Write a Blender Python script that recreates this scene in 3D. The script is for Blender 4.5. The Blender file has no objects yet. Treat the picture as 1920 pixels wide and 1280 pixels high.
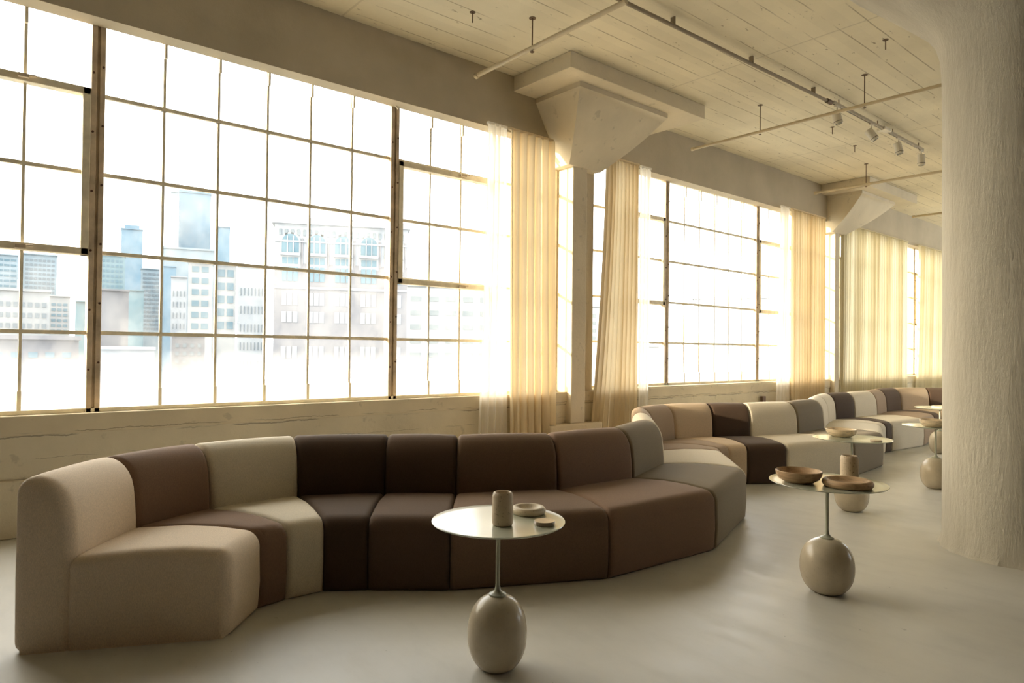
import bpy, math, random
from mathutils import Vector, Matrix
random.seed(7)
S = bpy.context.scene
COL = S.collection
PI = math.pi

# ------------------------------------------------------------------ camera
cam_d = bpy.data.cameras.new('camera'); cam = bpy.data.objects.new('camera', cam_d); COL.objects.link(cam)
cam_d.sensor_width = 36; cam_d.lens = 23.88; cam_d.clip_end = 2000; cam_d.clip_start = 0.02
cam.matrix_world = Matrix(((0.64501, 0.00180, 0.76417, 0), (0.76409, -0.01620, -0.64490, 0), (0.01122, 0.99987, -0.01183, 1.25), (0, 0, 0, 1)))
S.camera = cam

# ------------------------------------------------------------------ world, sun, exposure
S.view_settings.view_transform = 'Standard'; S.view_settings.look = 'None'
S.view_settings.gamma = 1; S.view_settings.exposure = 1.38
S.view_settings.use_curve_mapping = False
SUN_DIR = Vector((1.0, 3.0, -0.50)).normalized()     # the way the light travels
W = bpy.data.worlds.new('sky'); S.world = W; W.use_nodes = True
nt = W.node_tree; nt.nodes.clear()
out = nt.nodes.new('ShaderNodeOutputWorld'); bg = nt.nodes.new('ShaderNodeBackground')
tc = nt.nodes.new('ShaderNodeTexCoord'); dp = nt.nodes.new('ShaderNodeVectorMath'); dp.operation = 'DOT_PRODUCT'
dp.inputs[1].default_value = -SUN_DIR
cr = nt.nodes.new('ShaderNodeValToRGB')
cr.color_ramp.elements[0].position = 0.0; cr.color_ramp.elements[0].color = (0.95, 0.98, 1.0, 1)
cr.color_ramp.elements[1].position = 1.0; cr.color_ramp.elements[1].color = (1.0, 0.82, 0.55, 1)
ms = nt.nodes.new('ShaderNodeMapRange'); ms.inputs[1].default_value = 0.2; ms.inputs[2].default_value = 1.0
ms.inputs[3].default_value = 2.3; ms.inputs[4].default_value = 5.0
nt.links.new(tc.outputs['Generated'], dp.inputs[0]); nt.links.new(dp.outputs['Value'], cr.inputs[0])
nt.links.new(dp.outputs['Value'], ms.inputs[0])
nt.links.new(cr.outputs[0], bg.inputs[0]); nt.links.new(ms.outputs[0], bg.inputs[1]); nt.links.new(bg.outputs[0], out.inputs[0])
sd = bpy.data.lights.new('sun', 'SUN'); sd.energy = 5.0; sd.angle = math.radians(1.2); sd.color = (1.0, 0.84, 0.62)
so = bpy.data.objects.new('sun', sd); COL.objects.link(so)
so.rotation_euler = SUN_DIR.to_track_quat('-Z', 'Y').to_euler()
def portal_at(loc, w, normal):
    d = bpy.data.lights.new('sky_portal', 'AREA'); d.shape = 'RECTANGLE'; d.size = w; d.size_y = 2.9; d.cycles.is_portal = True
    o = bpy.data.objects.new('sky_portal', d); COL.objects.link(o); o.location = loc; o.rotation_euler = Vector(normal).to_track_quat('-Z', 'Z').to_euler()
def portal(y0, y1):
    d = bpy.data.lights.new('sky_portal', 'AREA'); d.shape = 'RECTANGLE'; d.size = y1 - y0; d.size_y = 2.9
    d.cycles.is_portal = True
    o = bpy.data.objects.new('sky_portal', d); COL.objects.link(o)
    o.location = (-5.72, (y0 + y1) / 2, 2.2)
    o.rotation_euler = Vector((1, 0, 0)).to_track_quat('-Z', 'Z').to_euler()
for a in ((-0.6, 5.35), (5.75, 11.8), (12.1, 18.1)): portal(*a)
portal_at((-0.4, 22.32, 2.2), 8.4, (0, -1, 0)); portal_at((4.92, 17.0, 2.2), 8.2, (-1, 0, 0))

# ------------------------------------------------------------------ materials
def new_mat(name):
    m = bpy.data.materials.new(name); m.use_nodes = True
    return m, m.node_tree, m.node_tree.nodes['Principled BSDF']
def coords(nt, scale=(1, 1, 1)):
    g = nt.nodes.new('ShaderNodeNewGeometry'); v = nt.nodes.new('ShaderNodeVectorMath'); v.operation = 'MULTIPLY'
    v.inputs[1].default_value = scale; nt.links.new(g.outputs['Position'], v.inputs[0]); return v.outputs[0]
def ocoords(nt, scale=(1, 1, 1)):
    g = nt.nodes.new('ShaderNodeTexCoord'); v = nt.nodes.new('ShaderNodeVectorMath'); v.operation = 'MULTIPLY'
    v.inputs[1].default_value = scale; nt.links.new(g.outputs['Object'], v.inputs[0]); return v.outputs[0]
def noise(nt, vec, scale, detail=4, rough=0.55):
    n = nt.nodes.new('ShaderNodeTexNoise'); n.inputs['Scale'].default_value = scale
    n.inputs['Detail'].default_value = detail; n.inputs['Roughness'].default_value = rough
    nt.links.new(vec, n.inputs['Vector']); return n.outputs['Fac']
def ramp(nt, fac, stops):
    r = nt.nodes.new('ShaderNodeValToRGB'); e = r.color_ramp.elements
    while len(e) < len(stops): e.new(0.5)
    for i, (p, c) in enumerate(stops):
        e[i].position = p; e[i].color = (*c, 1) if len(c) == 3 else c
    nt.links.new(fac, r.inputs[0]); return r.outputs[0]
def mixc(nt, fac, a, b, mode='MIX'):
    m = nt.nodes.new('ShaderNodeMix'); m.data_type = 'RGBA'; m.blend_type = mode
    for s, v in ((m.inputs[0], fac), (m.inputs[6], a), (m.inputs[7], b)):
        if hasattr(v, 'links'): nt.links.new(v, s)
        else: s.default_value = v if not isinstance(v, tuple) else (*v, 1)[:4]
    return m.outputs[2]
def mathn(nt, op, a, b=0.0):
    m = nt.nodes.new('ShaderNodeMath'); m.operation = op
    for s, v in ((m.inputs[0], a), (m.inputs[1], b)):
        if hasattr(v, 'links'): nt.links.new(v, s)
        else: s.default_value = v
    return m.outputs[0]
def bump(nt, b, h, strength, dist=0.01):
    n = nt.nodes.new('ShaderNodeBump'); n.inputs['Strength'].default_value = strength; n.inputs['Distance'].default_value = dist
    nt.links.new(h, n.inputs['Height']); nt.links.new(n.outputs[0], b.inputs['Normal'])
def spec(b, rough, s=0.3):
    b.inputs['Roughness'].default_value = rough; b.inputs['Specular IOR Level'].default_value = s

def scl(c, k): return tuple(min(1, x * k) for x in c)
def m_plaster(name, c, streak=(1, 1, 1), bmp=0.4, rough=0.85, spots=True, cracks=()):
    m, nt, b = new_mat(name); v = coords(nt, streak)
    n1 = noise(nt, v, 1.3, 6); n2 = noise(nt, v, 14, 6, 0.7)
    col = ramp(nt, n1, [(0.3, scl(c, 0.86)), (0.7, scl(c, 1.1))])
    if spots:
        n3 = noise(nt, v, 9, 3, 0.6)
        sp = ramp(nt, n3, [(0.30, (1, 1, 1)), (0.36, (0, 0, 0))])
        col = mixc(nt, mathn(nt, 'MULTIPLY', sp, 0.35), col, scl(c, 0.5))
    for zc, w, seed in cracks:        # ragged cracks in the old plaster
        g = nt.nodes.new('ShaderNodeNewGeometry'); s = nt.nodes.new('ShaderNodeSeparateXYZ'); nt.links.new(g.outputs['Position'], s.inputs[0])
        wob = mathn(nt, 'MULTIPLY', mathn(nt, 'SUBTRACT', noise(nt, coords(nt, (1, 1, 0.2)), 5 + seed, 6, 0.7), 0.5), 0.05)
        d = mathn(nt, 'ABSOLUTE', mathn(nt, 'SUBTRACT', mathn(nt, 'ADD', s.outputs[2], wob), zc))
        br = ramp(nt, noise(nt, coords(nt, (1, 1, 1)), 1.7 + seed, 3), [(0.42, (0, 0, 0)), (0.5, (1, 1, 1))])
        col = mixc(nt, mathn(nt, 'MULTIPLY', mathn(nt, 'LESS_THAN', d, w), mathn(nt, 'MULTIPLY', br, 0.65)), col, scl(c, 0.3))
    nt.links.new(col, b.inputs['Base Color']); spec(b, rough, 0.25)
    bump(nt, b, mathn(nt, 'ADD', mathn(nt, 'MULTIPLY', n1, 2.0), n2), bmp, 0.012)
    return m
def m_flat(name, c, rough=0.5, s=0.3, metal=0.0, var=0.06, sc=6):
    m, nt, b = new_mat(name); v = ocoords(nt)
    col = ramp(nt, noise(nt, v, sc, 4), [(0.3, scl(c, 1 - var)), (0.7, scl(c, 1 + var))])
    nt.links.new(col, b.inputs['Base Color']); spec(b, rough, s); b.inputs['Metallic'].default_value = metal
    return m
def m_fabric(name, c):
    m, nt, b = new_mat(name); v = coords(nt)
    n1 = noise(nt, coords(nt, (1, 1, 3.5)), 260, 2, 0.6); n2 = noise(nt, coords(nt, (3, 3, 0.6)), 160, 2, 0.6)
    n3 = noise(nt, v, 2.5, 3)
    w = mathn(nt, 'MULTIPLY', mathn(nt, 'ADD', n1, n2), 0.5)
    col = ramp(nt, w, [(0.36, scl(c, 0.80)), (0.5, c), (0.64, scl(c, 1.22))])
    col = mixc(nt, mathn(nt, 'MULTIPLY', n3, 0.3), col, scl(c, 0.8))
    nt.links.new(col, b.inputs['Base Color']); spec(b, 0.8, 0.25)
    b.inputs['Sheen Weight'].default_value = 0.12; b.inputs['Sheen Roughness'].default_value = 0.5
    b.inputs['Sheen Tint'].default_value = (1, 0.9, 0.75, 1)
    bump(nt, b, w, 0.25, 0.002)
    return m
def m_stone(name, c, dark, sc=40, pits=True):
    m, nt, b = new_mat(name); v = ocoords(nt)
    n1 = noise(nt, v, 9, 5); n2 = noise(nt, v, sc * 2.2, 3, 0.7)
    col = ramp(nt, n1, [(0.3, scl(c, 0.9)), (0.7, scl(c, 1.08))])
    p = ramp(nt, n2, [(0.33, (1, 1, 1)), (0.40, (0, 0, 0))])
    col = mixc(nt, mathn(nt, 'MULTIPLY', p, 0.8 if pits else 0.25), col, dark)
    nt.links.new(col, b.inputs['Base Color']); spec(b, 0.55 if pits else 0.22, 0.4)
    if pits: bump(nt, b, n2, 0.3, 0.003)
    return m
def m_wood(name, c):
    m, nt, b = new_mat(name); v = ocoords(nt, (3, 22, 40))
    n = noise(nt, v, 2.2, 5, 0.6)
    nt.links.new(ramp(nt, n, [(0.3, scl(c, 0.66)), (0.5, c), (0.7, scl(c, 1.25))]), b.inputs['Base Color']); spec(b, 0.5, 0.35)
    return m
def m_curtain(name, c, trans, through):
    m = bpy.data.materials.new(name); m.use_nodes = True; nt = m.node_tree; nt.nodes.clear()
    o = nt.nodes.new('ShaderNodeOutputMaterial'); d = nt.nodes.new('ShaderNodeBsdfDiffuse'); t = nt.nodes.new('ShaderNodeBsdfTranslucent')
    tr = nt.nodes.new('ShaderNodeBsdfTransparent'); m1 = nt.nodes.new('ShaderNodeMixShader'); m2 = nt.nodes.new('ShaderNodeMixShader')
    n = noise(nt, coords(nt, (30, 30, 0.4)), 3, 3)
    col = ramp(nt, n, [(0.3, scl(c, 0.93)), (0.7, scl(c, 1.05))])
    nt.links.new(col, d.inputs[0]); nt.links.new(col, t.inputs[0])
    m1.inputs[0].default_value = trans; nt.links.new(d.outputs[0], m1.inputs[1]); nt.links.new(t.outputs[0], m1.inputs[2])
    m2.inputs[0].default_value = through; nt.links.new(m1.outputs[0], m2.inputs[1]); nt.links.new(tr.outputs[0], m2.inputs[2])
    nt.links.new(m2.outputs[0], o.inputs[0]); return m
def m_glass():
    """old wired-off panes: clear with milky dirt, heaviest along the bottom edge, doubling as painted haze"""
    m = bpy.data.materials.new('dusty_hazy_glass'); m.use_nodes = True; nt = m.node_tree; nt.nodes.clear()
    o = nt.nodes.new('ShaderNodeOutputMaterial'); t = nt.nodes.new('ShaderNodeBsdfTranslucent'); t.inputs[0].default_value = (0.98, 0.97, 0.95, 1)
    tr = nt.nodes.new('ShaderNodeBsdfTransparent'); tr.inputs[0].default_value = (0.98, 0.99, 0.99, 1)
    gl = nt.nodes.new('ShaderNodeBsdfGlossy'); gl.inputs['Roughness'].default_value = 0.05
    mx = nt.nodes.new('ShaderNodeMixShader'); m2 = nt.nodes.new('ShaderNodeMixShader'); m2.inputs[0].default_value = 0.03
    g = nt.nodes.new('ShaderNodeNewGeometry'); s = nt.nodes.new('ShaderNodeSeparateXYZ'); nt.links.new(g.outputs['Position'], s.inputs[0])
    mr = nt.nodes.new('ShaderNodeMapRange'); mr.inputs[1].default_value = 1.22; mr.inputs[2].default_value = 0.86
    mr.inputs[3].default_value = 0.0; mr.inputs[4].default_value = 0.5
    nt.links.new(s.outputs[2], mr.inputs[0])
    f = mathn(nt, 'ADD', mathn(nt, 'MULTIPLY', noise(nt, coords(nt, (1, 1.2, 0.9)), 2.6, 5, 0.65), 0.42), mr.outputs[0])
    f = mathn(nt, 'MULTIPLY', mathn(nt, 'ADD', f, -0.13), 0.36); nt.links.new(f, mx.inputs[0])  # milky veil: pane dirt that also stands in for the city haze
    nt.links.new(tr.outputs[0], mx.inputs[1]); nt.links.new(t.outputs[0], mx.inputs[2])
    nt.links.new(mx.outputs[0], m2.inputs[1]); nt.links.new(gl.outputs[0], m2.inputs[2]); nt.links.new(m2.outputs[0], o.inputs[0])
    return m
def m_ceiling():
    m, nt, b = new_mat('board_marked_concrete'); g = nt.nodes.new('ShaderNodeNewGeometry')
    s = nt.nodes.new('ShaderNodeSeparateXYZ'); nt.links.new(g.outputs['Position'], s.inputs[0])
    v = coords(nt); c = (0.76, 0.68, 0.50)
    fx = mathn(nt, 'FRACT', mathn(nt, 'MULTIPLY', mathn(nt, 'ADD', s.outputs[0], mathn(nt, 'MULTIPLY', noise(nt, coords(nt, (1, 0.6, 1)), 2.0, 3), 0.03)), 1 / 0.235))
    ln = mathn(nt, 'LESS_THAN', mathn(nt, 'ABSOLUTE', mathn(nt, 'SUBTRACT', fx, 0.5)), 0.024)
    brk = ramp(nt, noise(nt, coords(nt, (6, 1.1, 1)), 1.6, 4, 0.6), [(0.40, (0, 0, 0)), (0.54, (1, 1, 1))])
    fy = mathn(nt, 'FRACT', mathn(nt, 'MULTIPLY', mathn(nt, 'ADD', s.outputs[1], -0.9), 1 / 3.43))
    l2 = mathn(nt, 'LESS_THAN', mathn(nt, 'ABSOLUTE', mathn(nt, 'SUBTRACT', fy, 0.5)), 0.003)
    line = mathn(nt, 'MAXIMUM', mathn(nt, 'MULTIPLY', ln, brk), mathn(nt, 'MULTIPLY', l2, 0.4))
    board = nt.nodes.new('ShaderNodeTexWhiteNoise'); board.noise_dimensions = '1D'
    nt.links.new(mathn(nt, 'FLOOR', mathn(nt, 'MULTIPLY', s.outputs[0], 1 / 0.235)), board.inputs['W'])
    base = ramp(nt, board.outputs['Value'], [(0, scl(c, 0.93)), (1, scl(c, 1.06))])
    base = mixc(nt, 0.5, base, ramp(nt, noise(nt, v, 1.0, 6), [(0.3, scl(c, 0.76)), (0.7, scl(c, 1.12))]))
    pits = ramp(nt, noise(nt, coords(nt, (3, 1.1, 1)), 6, 3, 0.7), [(0.29, (1, 1, 1)), (0.335, (0, 0, 0))])
    dark = mathn(nt, 'MAXIMUM', mathn(nt, 'MULTIPLY', line, 0.62), mathn(nt, 'MULTIPLY', pits, 0.7))
    nt.links.new(mixc(nt, dark, base, (0.27, 0.21, 0.13)), b.inputs['Base Color']); spec(b, 0.9, 0.2)
    h = mathn(nt, 'SUBTRACT', mathn(nt, 'MULTIPLY', noise(nt, coords(nt, (3, 0.7, 1)), 10, 5), 1.1), mathn(nt, 'MAXIMUM', line, pits))
    bump(nt, b, h, 0.35, 0.01); return m
def m_floor():
    m, nt, b = new_mat('poured_floor'); v = coords(nt); c = (0.62, 0.60, 0.54)
    n1 = noise(nt, v, 0.9, 6, 0.6); n2 = noise(nt, coords(nt, (1, 2.5, 1)), 3.2, 6, 0.65)
    col = ramp(nt, n1, [(0.3, scl(c, 0.90)), (0.7, scl(c, 1.08))])
    col = mixc(nt, mathn(nt, 'MULTIPLY', ramp(nt, n2, [(0.5, (0, 0, 0)), (0.75, (1, 1, 1))]), 0.35), col, scl(c, 0.84))
    sp = ramp(nt, noise(nt, v, 26, 2, 0.5), [(0.225, (1, 1, 1)), (0.25, (0, 0, 0))])
    col = mixc(nt, mathn(nt, 'MULTIPLY', sp, 0.5), col, scl(c, 0.45))
    nt.links.new(col, b.inputs['Base Color'])
    nt.links.new(ramp(nt, n2, [(0.3, (0.34,) * 3), (0.7, (0.5,) * 3)]), b.inputs['Roughness']); b.inputs['Specular IOR Level'].default_value = 0.4
    bump(nt, b, n2, 0.08, 0.01); return m

M = dict(
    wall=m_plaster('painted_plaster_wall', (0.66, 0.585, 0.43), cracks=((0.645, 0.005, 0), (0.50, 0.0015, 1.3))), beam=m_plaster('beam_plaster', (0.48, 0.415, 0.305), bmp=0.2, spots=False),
    pier=m_plaster('pier_plaster', (0.66, 0.57, 0.42)), cap=m_plaster('capital_plaster', (0.66, 0.58, 0.43), bmp=0.3),
    column=m_plaster('trowelled_column_plaster', (0.58, 0.54, 0.45), streak=(2.2, 2.2, 0.45), bmp=0.8, spots=False),
    ceiling=m_ceiling(), floor=m_floor(), dark_wall=m_plaster('dark_back_wall', (0.07, 0.045, 0.028)),
    frame=m_flat('cream_window_paint', (0.80, 0.72, 0.55), 0.6, var=0.15, sc=9), mullion=m_flat('rusty_mullion_paint', (0.55, 0.44, 0.31), 0.65, var=0.3, sc=7),
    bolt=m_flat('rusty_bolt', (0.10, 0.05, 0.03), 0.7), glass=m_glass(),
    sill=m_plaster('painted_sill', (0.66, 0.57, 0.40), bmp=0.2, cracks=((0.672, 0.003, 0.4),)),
    tan_cloth=m_curtain('tan_linen_curtain', (0.80, 0.68, 0.47), 0.30, 0.0), white_cloth=m_curtain('white_sheer_voile', (0.92, 0.88, 0.80), 0.6, 0.2),
    olive_cloth=m_curtain('cream_voile', (0.76, 0.69, 0.50), 0.45, 0.01),
    pipe=m_flat('cream_painted_pipe', (0.58, 0.48, 0.31), 0.45, 0.4), rod=m_flat('brown_iron_rod', (0.16, 0.10, 0.06), 0.6), conduit=m_flat('grey_conduit', (0.27, 0.21, 0.14), 0.5),
    spot=m_flat('white_lamp_enamel', (0.72, 0.66, 0.54), 0.4), lens=m_flat('dark_lamp_lens', (0.05, 0.04, 0.035), 0.25), track=m_flat('track_alu', (0.42, 0.36, 0.27), 0.4),
    tabletop=m_flat('pale_green_lacquer', (0.52, 0.53, 0.42), 0.16, 0.6, var=0.02), stem=m_flat('sage_stem_lacquer', (0.42, 0.42, 0.32), 0.3, 0.5, var=0.02),
    egg=m_stone('cream_diaspro_stone', (0.58, 0.50, 0.37), (0.34, 0.26, 0.17), pits=False), traver=m_stone('travertine', (0.66, 0.53, 0.37), (0.22, 0.14, 0.08)),
    pale_traver=m_stone('pale_travertine', (0.70, 0.60, 0.44), (0.45, 0.34, 0.22)), wood=m_wood('oak_wood', (0.50, 0.34, 0.20)), pale_wood=m_wood('light_ash_wood', (0.74, 0.60, 0.42)),
    cork=m_stone('coaster_stone', (0.44, 0.36, 0.27), (0.3, 0.22, 0.15), pits=False),
)
FAB = dict(cream=m_fabric('cream_wool', (0.76, 0.68, 0.54)), beige=m_fabric('beige_wool', (0.8, 0.655, 0.49)), sand=m_fabric('sand_wool', (0.68, 0.53, 0.37)), tan=m_fabric('tan_wool', (0.38, 0.275, 0.185)),
           brown=m_fabric('brown_wool', (0.245, 0.155, 0.102)), mid=m_fabric('mid_brown_wool', (0.205, 0.135, 0.09)), dark=m_fabric('dark_chocolate_wool', (0.078, 0.047, 0.03)),
           choc=m_fabric('chocolate_wool', (0.115, 0.071, 0.046)), grey=m_fabric('grey_brown_wool', (0.22, 0.173, 0.112)))

# ------------------------------------------------------------------ mesh helpers
class MB:
    def __init__(s): s.v = []; s.f = []
    def add(s, v, f):
        n = len(s.v); s.v += [tuple(p) for p in v]; s.f += [tuple(i + n for i in q) for q in f]
    def box(s, x0, x1, y0, y1, z0, z1):
        s.add([(x, y, z) for z in (z0, z1) for x, y in ((x0, y0), (x1, y0), (x1, y1), (x0, y1))],
              [(0, 3, 2, 1), (4, 5, 6, 7), (0, 1, 5, 4), (1, 2, 6, 5), (2, 3, 7, 6), (3, 0, 4, 7)])
    def lathe(s, prof, seg=48, c=(0, 0), jit=0):
        n = len(prof); v = []; f = []
        for k in range(seg):
            a = 2 * PI * k / seg
            for r, z in prof: v.append((c[0] + r * math.cos(a), c[1] + r * math.sin(a), z))
        for k in range(seg):
            k2 = (k + 1) % seg
            for i in range(n - 1): f.append((k * n + i, k2 * n + i, k2 * n + i + 1, k * n + i + 1))
        if prof[0][0] > 1e-6: f.append(tuple(k * n for k in reversed(range(seg))))
        if prof[-1][0] > 1e-6: f.append(tuple(k * n + n - 1 for k in range(seg)))
        s.add(v, f)
    def tube(s, a, b, r, seg=12):
        a = Vector(a); b = Vector(b); d = (b - a).normalized(); u = d.orthogonal().normalized(); w = d.cross(u)
        v = []; 
        for p in (a, b):
            for k in range(seg):
                t = 2 * PI * k / seg; v.append(p + r * (math.cos(t) * u + math.sin(t) * w))
        f = [(k, (k + 1) % seg, seg + (k + 1) % seg, seg + k) for k in range(seg)]
        f += [tuple(reversed(range(seg))), tuple(range(seg, 2 * seg))]
        s.add(v, f)
    def build(s, name, mat, parent=None, smooth=False, bevel=0, loc=None):
        me = bpy.data.meshes.new(name); me.from_pydata(s.v, [], s.f); me.materials.append(mat)
        o = bpy.data.objects.new(name, me); COL.objects.link(o)
        if parent: o.parent = parent
        if loc: o.location = loc
        if smooth:
            for p in me.polygons: p.use_smooth = True
            try: me.set_sharp_from_angle(angle=math.radians(40))
            except Exception: pass
        if bevel:
            md = o.modifiers.new('bevel', 'BEVEL'); md.width = bevel; md.segments = 2; md.limit_method = 'ANGLE'
        me.validate(); return o
def empty(name, loc=(0, 0, 0), rz=0):
    o = bpy.data.objects.new(name, None); o.empty_display_size = 0.1; COL.objects.link(o); o.location = loc; o.rotation_euler = (0, 0, rz); return o
def tag(o, label=None, cat=None, group=None, kind=None):
    if label: o['label'] = label
    if cat: o['category'] = cat
    if group: o['group'] = group
    if kind: o['kind'] = kind
    return o
def struct(o, label=None): return tag(o, label, kind='structure')

# ------------------------------------------------------------------ room shell
XB = -5.42; XG = -5.62; ZC = 4.11
def boxobj(name, b, mat, label=None, bevel=0):
    m = MB(); m.box(*b); return struct(m.build(name, mat, bevel=bevel), label)
boxobj('floor', (-5.9, 4.6, -4, 22, -0.2, 0), M['floor'], 'pale poured concrete floor')
boxobj('ceiling', (-5.9, 4.6, -4, 22, ZC, 4.4), M['ceiling'], 'cream painted board-marked concrete ceiling')
w = MB(); w.box(4.6, 4.9, -4, 13, 0, ZC); w.box(4.6, 4.9, 13, 22, 0, 0.8); w.box(4.6, 4.9, 13, 22, 3.6, ZC); w.box(4.6, 4.9, 21, 22, 0.8, 3.6)
struct(w.build('wall_right', M['dark_wall']))
boxobj('wall_back', (-5.9, 4.6, -4.3, -4, 0, ZC), M['dark_wall'])
boxobj('shade_wall', (1.0, 1.2, -4, 4.6, 0, ZC), M['dark_wall'])  # added dark wall, out of view, keeps light off the round column
w = MB(); w.box(-5.9, 4.6, 22, 22.3, 0, 0.8); w.box(-5.9, 4.6, 22, 22.3, 3.6, ZC); w.box(-5.9, -4.6, 22, 22.3, 0.8, 3.6); w.box(3.8, 4.6, 22, 22.3, 0.8, 3.6)
struct(w.build('wall_front', M['wall']))
w = MB()
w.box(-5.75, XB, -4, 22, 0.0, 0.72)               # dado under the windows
w.box(-5.9, XB, -4, -0.62, 0.77, 3.51)
w.box(-5.9, XB, 18.2, 22, 0.77, 3.51)
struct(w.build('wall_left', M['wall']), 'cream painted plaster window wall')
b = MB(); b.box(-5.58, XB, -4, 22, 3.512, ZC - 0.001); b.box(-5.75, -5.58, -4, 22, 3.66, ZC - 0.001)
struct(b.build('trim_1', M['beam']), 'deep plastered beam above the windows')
b = MB(); b.box(XB - 0.01, XB + 0.028, -4, 22, 0, 0.372)
struct(b.build('baseboard_left', M['wall'], bevel=0.008), 'low projecting band along the foot of the window wall')
b = MB(); b.box(XB - 0.01, XB + 0.016, -0.62, 18.2, 0.655, 0.785)
struct(b.build('trim_2', M['sill'], bevel=0.01), 'cracked apron board below the window sill')

def capital(name, slab, lip, bot, xs, xl, zb):
    r = empty(name, (XB, (slab[0] + slab[1]) / 2, 3.95)); struct(r, 'flared concrete capital under the ceiling'); oy = r.location.y
    m = MB(); m.box(-0.2, xs - XB, slab[0] - oy, slab[1] - oy, 0, ZC - 3.952); m.build('drop_panel', M['cap'], r, bevel=0.006)
    m = MB(); secs = [(3.952, lip, xl), (3.90, lip, xl), (3.895, (lip[0] + .01, lip[1] - .01), xl - .01)]
    n = 12
    for i in range(1, n + 1):
        t = i / n; e = t - 0.06 * math.sin(PI * t)
        secs.append((3.895 + (zb - 3.895) * t, (lip[0] + .01 + (bot[0] - lip[0]) * e, lip[1] - .01 + (bot[1] - lip[1]) * e), xl - .01 + (bot[2] - xl) * e))
    v = []
    for z, (a, c), xf in secs: v += [(-0.25, a - oy, z - 3.95), (xf - XB, a - oy, z - 3.95), (xf - XB, c - oy, z - 3.95), (-0.25, c - oy, z - 3.95)]
    f = []
    for i in range(len(secs) - 1):
        for k in range(4): k2 = (k + 1) % 4; f.append((4 * i + k, 4 * i + 4 + k, 4 * i + 4 + k2, 4 * i + k2))
    f += [(0, 1, 2, 3), tuple(4 * (len(secs) - 1) + k for k in (3, 2, 1, 0))]
    m.add(v, f); m.build('flared_cap', M['cap'], r, smooth=True)
def pier(name, y0, y1, y2, ztop):
    r = empty(name, (-5.6, (y0 + y2) / 2, 0)); struct(r, 'cream plastered pier between two windows'); oy = r.location.y
    m = MB(); m.box(-0.29, 0.26, y0 - oy, y1 - oy, 0.43, ztop); m.build('shaft', M['pier'], r, bevel=0.012)
    m = MB(); m.box(-0.29, 0.15, y1 - oy - 0.02, y2 - oy, 0.4, ztop); m.build('rear_shaft', M['pier'], r, bevel=0.008)
    m = MB(); m.box(-0.1, 0.295, y0 - oy - 0.35, y2 - oy + 0.03, 0, 0.435); m.build('plinth', M['pier'], r, bevel=0.02)
capital('trim_3', (4.56, 6.76), (4.87, 6.30), (5.27, 5.80, -5.30), -4.58, -4.76, 3.30)
capital('trim_4', (11.42, 13.43), (11.62, 12.98), (11.62, 12.12, -5.32), -4.64, -4.84, 3.32)
pier('trim_5', 5.373, 5.60, 5.83, 3.55)
pier('trim_6', 11.76, 11.93, 12.14, 3.55)

# round mushroom column, right
m = MB(); prof = [(0.436, 0), (0.432, 0.012), (0.426, 0.03), (0.421, 0.07), (0.42, 0.3), (0.415, 1.6), (0.418, 2.8), (0.425, 3.10), (0.437, 3.24), (0.465, 3.34), (0.52, 3.43), (0.62, 3.53), (0.79, 3.69), (1.01, 3.89), (1.22, 4.105)]
dense = []
for i in range(len(prof) - 1):
    (r0, z0), (r1, z1) = prof[i], prof[i + 1]; k = max(1, int((z1 - z0) / 0.08))
    for j in range(k): t = j / k; dense.append((r0 + (r1 - r0) * t, z0 + (z1 - z0) * t))
dense.append(prof[-1]); m.lathe(dense, 96)
vv = []
for x, y, z in m.v:                                     # hand-trowelled: slightly uneven shaft
    a = math.atan2(y, x); k = 1 + 0.006 * math.sin(3 * a + z * 1.3) + 0.004 * math.sin(7 * a - z * 2.1) + (0.012 * math.sin(19 * a) + 0.008 * math.sin(43 * a) if z < 0.04 else 0)
    vv.append((x * k, y * k, z))
m.v = vv
col = m.build('trim_7', M['column'], smooth=True, loc=(-1.222, 5.262, 0)); struct(col, 'massive round plastered column flaring into the ceiling')

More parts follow.
